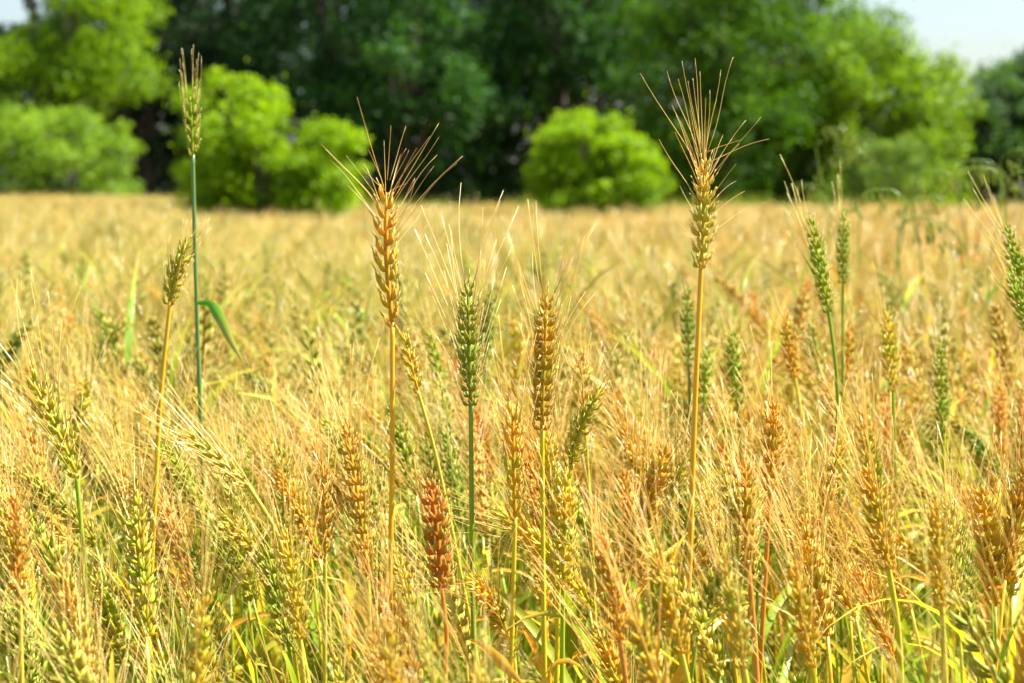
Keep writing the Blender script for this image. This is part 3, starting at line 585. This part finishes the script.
NEAR = 2.0
def fillers(total):
    rng = random.Random(42); made = []; tries = 0
    first = {}
    while len(made) < total and tries < 20000:
        tries += 1
        Y = math.sqrt(rng.uniform(.84 ** 2, NEAR ** 2)); x = rng.uniform(-.285, .285) * Y
        k = rng.randrange(NP); sc = rng.uniform(.925, 1.035) - (.03 if Y < 1.15 else 0) - (.02 if Y < .95 else 0)
        rz = rng.gauss(math.pi, 1.1); tx, ty = rng.gauss(0, .05), rng.gauss(0, .05)
        Mw = Matrix.Translation((x, Y, 0)) @ Matrix.Rotation(ty, 4, 'Y') @ Matrix.Rotation(tx, 4, 'X') @ Matrix.Rotation(rz, 4, 'Z') @ Matrix.Scale(sc, 4)
        pr = PROTO[k]; b = proj(Mw @ pr['M'].translation); t = proj(Mw @ (pr['M'] @ Vector((0, 0, .09))))
        if not (-40 < b[0] < 1064 and t[1] < 700): continue
        bad = False
        for (hb, ht, hY) in hero_seg:
            if Y < hY + .06:
                for q in (b, t, ((b[0] + t[0]) / 2, (b[1] + t[1]) / 2)):
                    if seg_dist(q, hb, ht) < (32 if hY < 1.35 else 20): bad = True
            if hb[1] < 640 and abs(Y - hY) < .25 and Y < hY and abs(t[0] - hb[0]) < 9 and t[1] < 600 and hY < 1.35: bad = True
        if bad or any(abs(x - m[0]) + abs(Y - m[1]) < .012 for m in made): continue
        made.append((x, Y))
        col = pick_col(rng, (x / Y + .257) / .514, Y)
        e = bpy.data.objects.new('wheat_stalk', None); C.objects.link(e); e.empty_display_size = .05
        e.matrix_world = Mw
        # what singles the stalk out: colour, lean, place
        dx = t[0] - b[0]; up = b[1] - t[1]
        ln = 'upright' if abs(dx) < 12 else ('leaning left' if dx < 0 else 'leaning right')
        if up < 25: ln = 'nodding ' + ('left' if dx < 0 else 'right')
        cx, cy = (b[0] + t[0]) / 2, (b[1] + t[1]) / 2
        size = 'blurred' if Y < 1.1 else ('sharp' if Y < 1.55 else 'small')
        near = sorted(NAMED, key=lambda q: (q[0] - cx) ** 2 + (q[1] - cy) ** 2)[0]
        rel = ('right of' if cx > near[0] else 'left of') if abs(cx - near[0]) > abs(cy - near[1]) else ('below' if cy > near[1] else 'above')
        cn = {'deep': 'dark green', 'straw': 'straw-coloured', 'golden': 'golden', 'orange': 'orange-brown', 'green': 'green', 'olive': 'olive', 'pale': 'pale green', 'pink': 'pinkish', 'yellow': 'yellow'}[col]
        tag(e, '%s %s %s ear %s %s' % (size, cn, ln, rel, near[2]), 'wheat stalk', GROUP)
        ec = (*jit(EAR[col], rng), 1); sc_ = (*jit(STEM[rng.choice(STEMOF[col])], rng), 1)
        def part(nm, me, par, c, m=None):
            if (nm, me.name) in first: o = first[(nm, me.name)].copy()
            else: o = bpy.data.objects.new(nm, me); first[(nm, me.name)] = o
            C.objects.link(o); o.parent = par; o.color = c
            o.matrix_local = m if m is not None else Matrix.Identity(4)
            return o
        part('stem', pr['stem'], e, sc_); ear = part('ear', pr['ear'], e, ec, pr['M']); part('beard', pr['beard'], ear, ec)
        for lm in (pr['leaves'] if Y > 1.05 else []):
            part('leaf', lm, e, (*jit(STEM[rng.choice(['green', 'lime', 'lime', 'yellow', 'straw', 'amber'])], rng), 1))
    return made
NAMED = [(390, 250, 'the tallest golden ear'), (390, 480, 'the tallest amber stem'), (702, 210, 'the tall yellow ear'), (695, 400, 'the amber stem of the tall yellow ear'),
         (198, 300, 'the tall blue-green stem'), (160, 420, 'the curved amber stem'), (470, 340, 'the green ear with white-edged husks'), (473, 560, 'the straight green stem'),
         (545, 360, 'the plump golden-brown ear'), (513, 460, 'the slim golden ear'), (435, 530, 'the rust-brown ear'), (545, 620, 'the straight yellow stem'), (820, 262, 'the leaning green ear'),
         (838, 400, 'the green stem at right'), (355, 500, 'the long brown ear'), (215, 455, 'the ear lying far over'), (50, 420, 'the fan of pale awns at left'), (747, 510, 'the ear on the curved orange stem'),
         (876, 515, 'the golden ear with dark left side'), (938, 550, 'the golden-brown ear with pale tip'), (17, 545, 'the reddish ear at the left edge'), (200, 640, 'the blurred yellow ear at the bottom'),
         (890, 350, 'the yellow-green ear at right'), (1015, 290, 'the two green ears at the right edge'), (732, 610, 'the grey-brown leaning ear'), (290, 580, 'the yellow-brown ear at lower left'),
         (648, 650, 'the blurred golden ear at the bottom'), (565, 525, 'the yellow-green plump ear'), (587, 427, 'the ear that bends right'), (735, 370, 'the lone green ear'), (100, 600, 'the lower left corner'), (1000, 640, 'the lower right corner')]
near_pts = fillers(300 - len(stalks))

# ------------------------------------------------------------------ wheat: the rest of the field, one object
def edge_y(x, y):
    """how far the crop reaches in this direction"""
    s = x / np.maximum(y, .1); return np.where(s < -.17, 60., np.where(s < -.155, 60 + (s + .17) / .015 * -24., 36.))
def wheat_field():
    rg = np.random.default_rng(7)
    protos = []
    def joined(name, ks, detail, awn_r, spread=0.):
        mb = MB(); rr = random.Random(sum(ks) + detail)
        for k in ks:
            S, E, B, Lv, M = proto_parts(k, detail, awn_r)
            T = Matrix.Translation((rr.uniform(-spread, spread), rr.uniform(-spread, spread), rr.uniform(-.04, .04) if spread else 0)) @ Matrix.Rotation(rr.uniform(0, 6.28) if spread else 0, 4, 'Z')
            mb.merge(S, 0, T); mb.merge(E, 1, T @ M); mb.merge(B, 2, T @ M)
            for b in Lv: mb.merge(b, 3, T)
        me = mb.mesh(name, [MI['stem'], MI['husk'], MI['awn'], MI['leaf']])
        o = bpy.data.objects.new(name, me); protos.append(o)
    for k in range(8): joined('field_stalk', [k], 1, .00034)
    for k in range(5): joined('field_tuft', [k, k + 2, k + 5], 0, .0008, .04)
    for k in range(4): joined('field_clump', [k, k + 1, k + 3, k + 4, k + 6, k + 9], 0, .0014, .12)
    def band(y0, y1, dens, lo, hi, hs):
        n = int(dens * 2 * hs * (y1 * y1 - y0 * y0) / 2)
        y = np.sqrt(rg.uniform(y0 * y0, y1 * y1, n)); x = rg.uniform(-hs, hs, n) * y
        return np.stack([x, y], 1), rg.integers(lo, hi, n)
    parts_ = []
    # short late tillers under the near stalks
    p, i = band(.95, NEAR, 220, 0, 8, .30); parts_.append((p, i)); nlow = len(p)
    p, i = band(NEAR, 5.5, 430, 0, 8, .40); parts_.append((p, i))
    # beside the frame, nearer than NEAR
    n = 1200; p = np.stack([rg.uniform(-1.3, 1.3, n), rg.uniform(.35, NEAR, n)], 1); keep = np.abs(p[:, 0]) > .262 * p[:, 1] + .15
    parts_.append((p[keep], rg.integers(0, 8, keep.sum())))
    p, i = band(5.5, 15, 95, 8, 13, .60); parts_.append((p, i))
    p, i = band(15, 60, 15, 13, 17, .75); parts_.append((p, i))
    pts = np.concatenate([q[0] for q in parts_]); idx = np.concatenate([q[1] for q in parts_])
    ok = pts[:, 1] < edge_y(pts[:, 0], pts[:, 1]) + rg.normal(size=len(pts)) * .5
    for bx, by, br in ((X(268, 16.), 16., .75), (X(590, 19.), 19., .75)): ok &= np.hypot(pts[:, 0] - bx, pts[:, 1] - by) > br
    low = np.arange(len(pts)) < nlow; low = low[ok]; pts = pts[ok]; idx = idx[ok]; n = len(pts)
    zs = ground_z(pts[:, 0], pts[:, 1])
    me = bpy.data.meshes.new('wheat_field'); me.vertices.add(n); me.vertices.foreach_set('co', np.column_stack([pts, zs]).astype(np.float32).ravel())
    rng = random.Random(5)
    def field(x, y):          # slow drift of ripeness and height over the field
        return math.sin(x * .9 + y * .35 + 1.) * .5 + math.sin(x * 2.3 - y * .8) * .3 + math.sin(y * 1.7 + x * .4) * .3
    sc_up = lambda g_: g_.random() < .34
    et = np.ones((n, 4)); stt = np.ones((n, 4)); sc = np.empty(n); rot = np.empty((n, 3))
    for j in range(n):
        x, y = pts[j]; f = field(x, y)
        xn = min(1, max(0, x / y / .514 + .5)) - .35 * f
        c = pick_col(rng, min(1.2, max(-.2, xn)), y); 
        if y > 3 and rng.random() < .5: c = rng.choice(['straw', 'pink', 'golden', 'pale'] if xn > .6 else ['straw', 'pale', 'green', 'olive', 'green'])
        up = 0.
        if sc_up(rng): c = rng.choice(['green', 'green', 'olive', 'deep'] if xn < .75 else ['green', 'olive', 'orange', 'deep']); up = rng.uniform(.01, .05) if y < 9 else .01
        dim = .68 if c in ('green', 'olive', 'deep') else .88
        et[j, :3] = tuple(q * dim for q in jit(EAR[c], rng, .15)); stt[j, :3] = jit(STEM[rng.choice(STEMOF[c]) if rng.random() < .3 else rng.choice(['green', 'lime', 'lime', 'lime'])], rng, .2)
        if low[j] and rng.random() < .7: et[j, :3] = jit(EAR['green'], rng)
        sc[j] = (rng.uniform(.70, .82) if low[j] else rng.uniform(.925, 1.03) + up) + .016 * f + rng.gauss(0, .0015 * min(y, 25)) + (rng.uniform(.02, .06) if rng.random() < .08 else 0)
        rot[j] = (rng.gauss(0, .05), rng.gauss(0, .05), rng.gauss(math.pi, 1.3))
    def att(nm, ty, arr, fld):
        a = me.attributes.new(nm, ty, 'POINT'); a.data.foreach_set(fld, np.ascontiguousarray(arr).ravel())
    att('ear_tint', 'FLOAT_COLOR', et.astype(np.float32), 'color'); att('stem_tint', 'FLOAT_COLOR', stt.astype(np.float32), 'color')
    att('size', 'FLOAT', sc.astype(np.float32), 'value'); att('turn', 'FLOAT_VECTOR', rot.astype(np.float32), 'vector'); att('which', 'INT', idx.astype(np.int32), 'value')
    o = bpy.data.objects.new('wheat_field', me); C.objects.link(o)
    tag(o, 'dense ripening wheat reaching from behind the near stalks to the trees', 'wheat field', kind='stuff')
    g = bpy.data.node_groups.new('scatter', 'GeometryNodeTree')
    g.interface.new_socket('Geometry', in_out='INPUT', socket_type='NodeSocketGeometry'); g.interface.new_socket('Geometry', in_out='OUTPUT', socket_type='NodeSocketGeometry')
    N = g.nodes; K = g.links; gi = N.new('NodeGroupInput'); go = N.new('NodeGroupOutput'); jn = N.new('GeometryNodeJoinGeometry')
    def na(nm, ty):
        q = N.new('GeometryNodeInputNamedAttribute'); q.data_type = ty; q.inputs[0].default_value = nm; return next(s for s in q.outputs if s.enabled and s.name == 'Attribute')
    wh, sz, tn = na('which', 'INT'), na('size', 'FLOAT'), na('turn', 'FLOAT_VECTOR')
    for k, po in enumerate(protos):
        oi = N.new('GeometryNodeObjectInfo'); oi.inputs['Object'].default_value = po; oi.inputs['As Instance'].default_value = True
        cm = N.new('FunctionNodeCompare'); cm.data_type = 'INT'; cm.operation = 'EQUAL'
        ins = [s for s in cm.inputs if s.enabled]; K.new(wh, ins[0]); ins[1].default_value = k
        ip = N.new('GeometryNodeInstanceOnPoints'); K.new(gi.outputs[0], ip.inputs['Points']); K.new(cm.outputs[0], ip.inputs['Selection']); K.new(oi.outputs['Geometry'], ip.inputs['Instance'])
        K.new(tn, ip.inputs['Rotation']); K.new(sz, ip.inputs['Scale']); K.new(ip.outputs[0], jn.inputs[0])
    K.new(jn.outputs[0], go.inputs[0])
    md = o.modifiers.new('scatter', 'NODES'); md.node_group = g
    print('field stalks', n)
wheat_field()

def rough_margin():
    rg = np.random.default_rng(31); V = []; F = []; H = []
    n = 9000; x = rg.uniform(-28, 24, n); y = np.where(x / 40 < -.17, rg.uniform(59.5, 63, n), rg.uniform(35.5, 39, n))
    m = rg.random(n) < .12; x[m] = X(268, 16.) + rg.normal(size=m.sum()) * .6; y[m] = 15.6 + rg.normal(size=m.sum()) * .25
    m2 = rg.random(n) < .10; x[m2] = X(590, 19.) + rg.normal(size=m2.sum()) * .5; y[m2] = 18.6 + rg.normal(size=m2.sum()) * .25
    near_ = m | m2; clump = np.where(near_, -.2, .75) + .25 * np.sin(x * 1.9) + .2 * np.sin(x * 4.3 + 1) + .2 * rg.normal(size=n)
    h = .85 + .28 * np.clip(clump, 0, 1.4); a = rg.uniform(0, 6.28, n); z = ground_z(x, y); ln = rg.uniform(.05, .3, n); w = rg.uniform(.008, .02, n)
    p = np.stack([x, y, z], 1); d = np.stack([np.cos(a), np.sin(a), 0 * a], 1); sd_ = np.stack([-np.sin(a), np.cos(a), 0 * a], 1) * w[:, None]
    up = np.array([0, 0, 1.]); m_ = p + d * (ln * .3)[:, None] + up * (h * .6)[:, None]; t = p + d * ln[:, None] + up * h[:, None]
    V = np.stack([p - sd_, p + sd_, m_ + sd_, m_ - sd_, t], 1).reshape(-1, 3)
    for k in range(n): F += [(5 * k, 5 * k + 1, 5 * k + 2, 5 * k + 3), (5 * k + 3, 5 * k + 2, 5 * k + 4)]
    me = bpy.data.meshes.new('rough_grass'); me.from_pydata(V.tolist(), [], F); me.materials.append(M_FOL)
    at = me.attributes.new('v', 'FLOAT', 'POINT'); at.data.foreach_set('value', np.repeat(rg.random(n), 5).astype(np.float32))
    o = bpy.data.objects.new('rough_grass', me); C.objects.link(o); o.color = (.20, .26, .03, 1)
    tag(o, 'uneven rough green grass along the far edge of the field', 'grass', kind='stuff')
rough_margin()

# ------------------------------------------------------------------ tall wild grasses among the wheat at right
def wild_grass(label, base_px, top_px, Y, droop, nsp, seed, col=(.16, .28, .015)):
    nsp = int(nsp * 2.6)
    rng = random.Random(seed); x0 = P(base_px, 400, Y).x; t = np.array(P(top_px[0], top_px[1], Y))
    root = np.array([x0, Y, 0.]); e = empty('wild_oat', root); tag(e, label, 'wild oat', 'wild oats taller than the wheat at right')
    cur = catmull([root, root + (t - root) * .5 + np.array([-.01, 0, .0]), root + (t - root) * .85, t, t + np.array([droop * .04, 0, -.004]), t + np.array([droop * .07, 0, -.035])], 30) - root
    S = MB(); tube(S, cur, list(np.linspace(.0016, .0007, len(cur))), 5); so = S.obj('stem', [MO['stem']], e); so.color = (*col, 1)
    E = MB(); n = len(cur)
    for i in range(nsp):
        q = cur[int(n * (.62 + .37 * i / nsp))]; r = rng.uniform(.01, .03)
        off = np.array([rng.uniform(-1, 1) * r + droop * .006, rng.uniform(-1, 1) * r, -rng.uniform(.004, .03)])
        tube(E, [q, q + off * .6 + np.array([0, 0, .004]), q + off], [.0003] * 3, 3)
        husk(E, q + off, (rng.uniform(-.3, .3), rng.uniform(-.3, .3), -1), (1, 0, .1), rng.uniform(.01, .019), .0042, .0035, rng.random(), 1)
    eo = E.obj('panicle', [MO['husk']], e); eo.color = (*col, 1)
wg = [('thin upright wild oat nearest the right edge of the frame', 1020, (1018, 172), 3.0, 1, 8), ('thin upright wild oat just left of the arched head at right', 990, (990, 168), 3.1, -1, 8), ('thin upright wild oat between the twin green ears and the dark gap', 895, (893, 190), 3.0, -1, 8),
      ('tall wild oat with a drooping head against the trees, left of the dark gap', 905, (926, 172), 3.2, 1, 14), ('wild oat with hanging spikelets, right of the dark gap', 975, (968, 160), 3.4, 1, 16),
      ('wild oat with an arched head at the right edge', 1000, (1012, 150), 3.3, 1, 16), ('faint tall wild oat above the twin green ears', 850, (826, 128), 4.0, 1, 14), ('wild oat bending left above the field, behind the twin green ears', 870, (858, 150), 4.2, -1, 14),
      ('slanting wild oat stem right of the twin green ears', 878, (912, 218), 2.8, 1, 10), ('low wild oat left of the twin green ears', 770, (796, 184), 4.4, 1, 10), ('small wild oat head in the field under the dark gap', 930, (938, 196), 3.6, -1, 12)]
for i, q in enumerate(wg): wild_grass(*q, seed=900 + i)
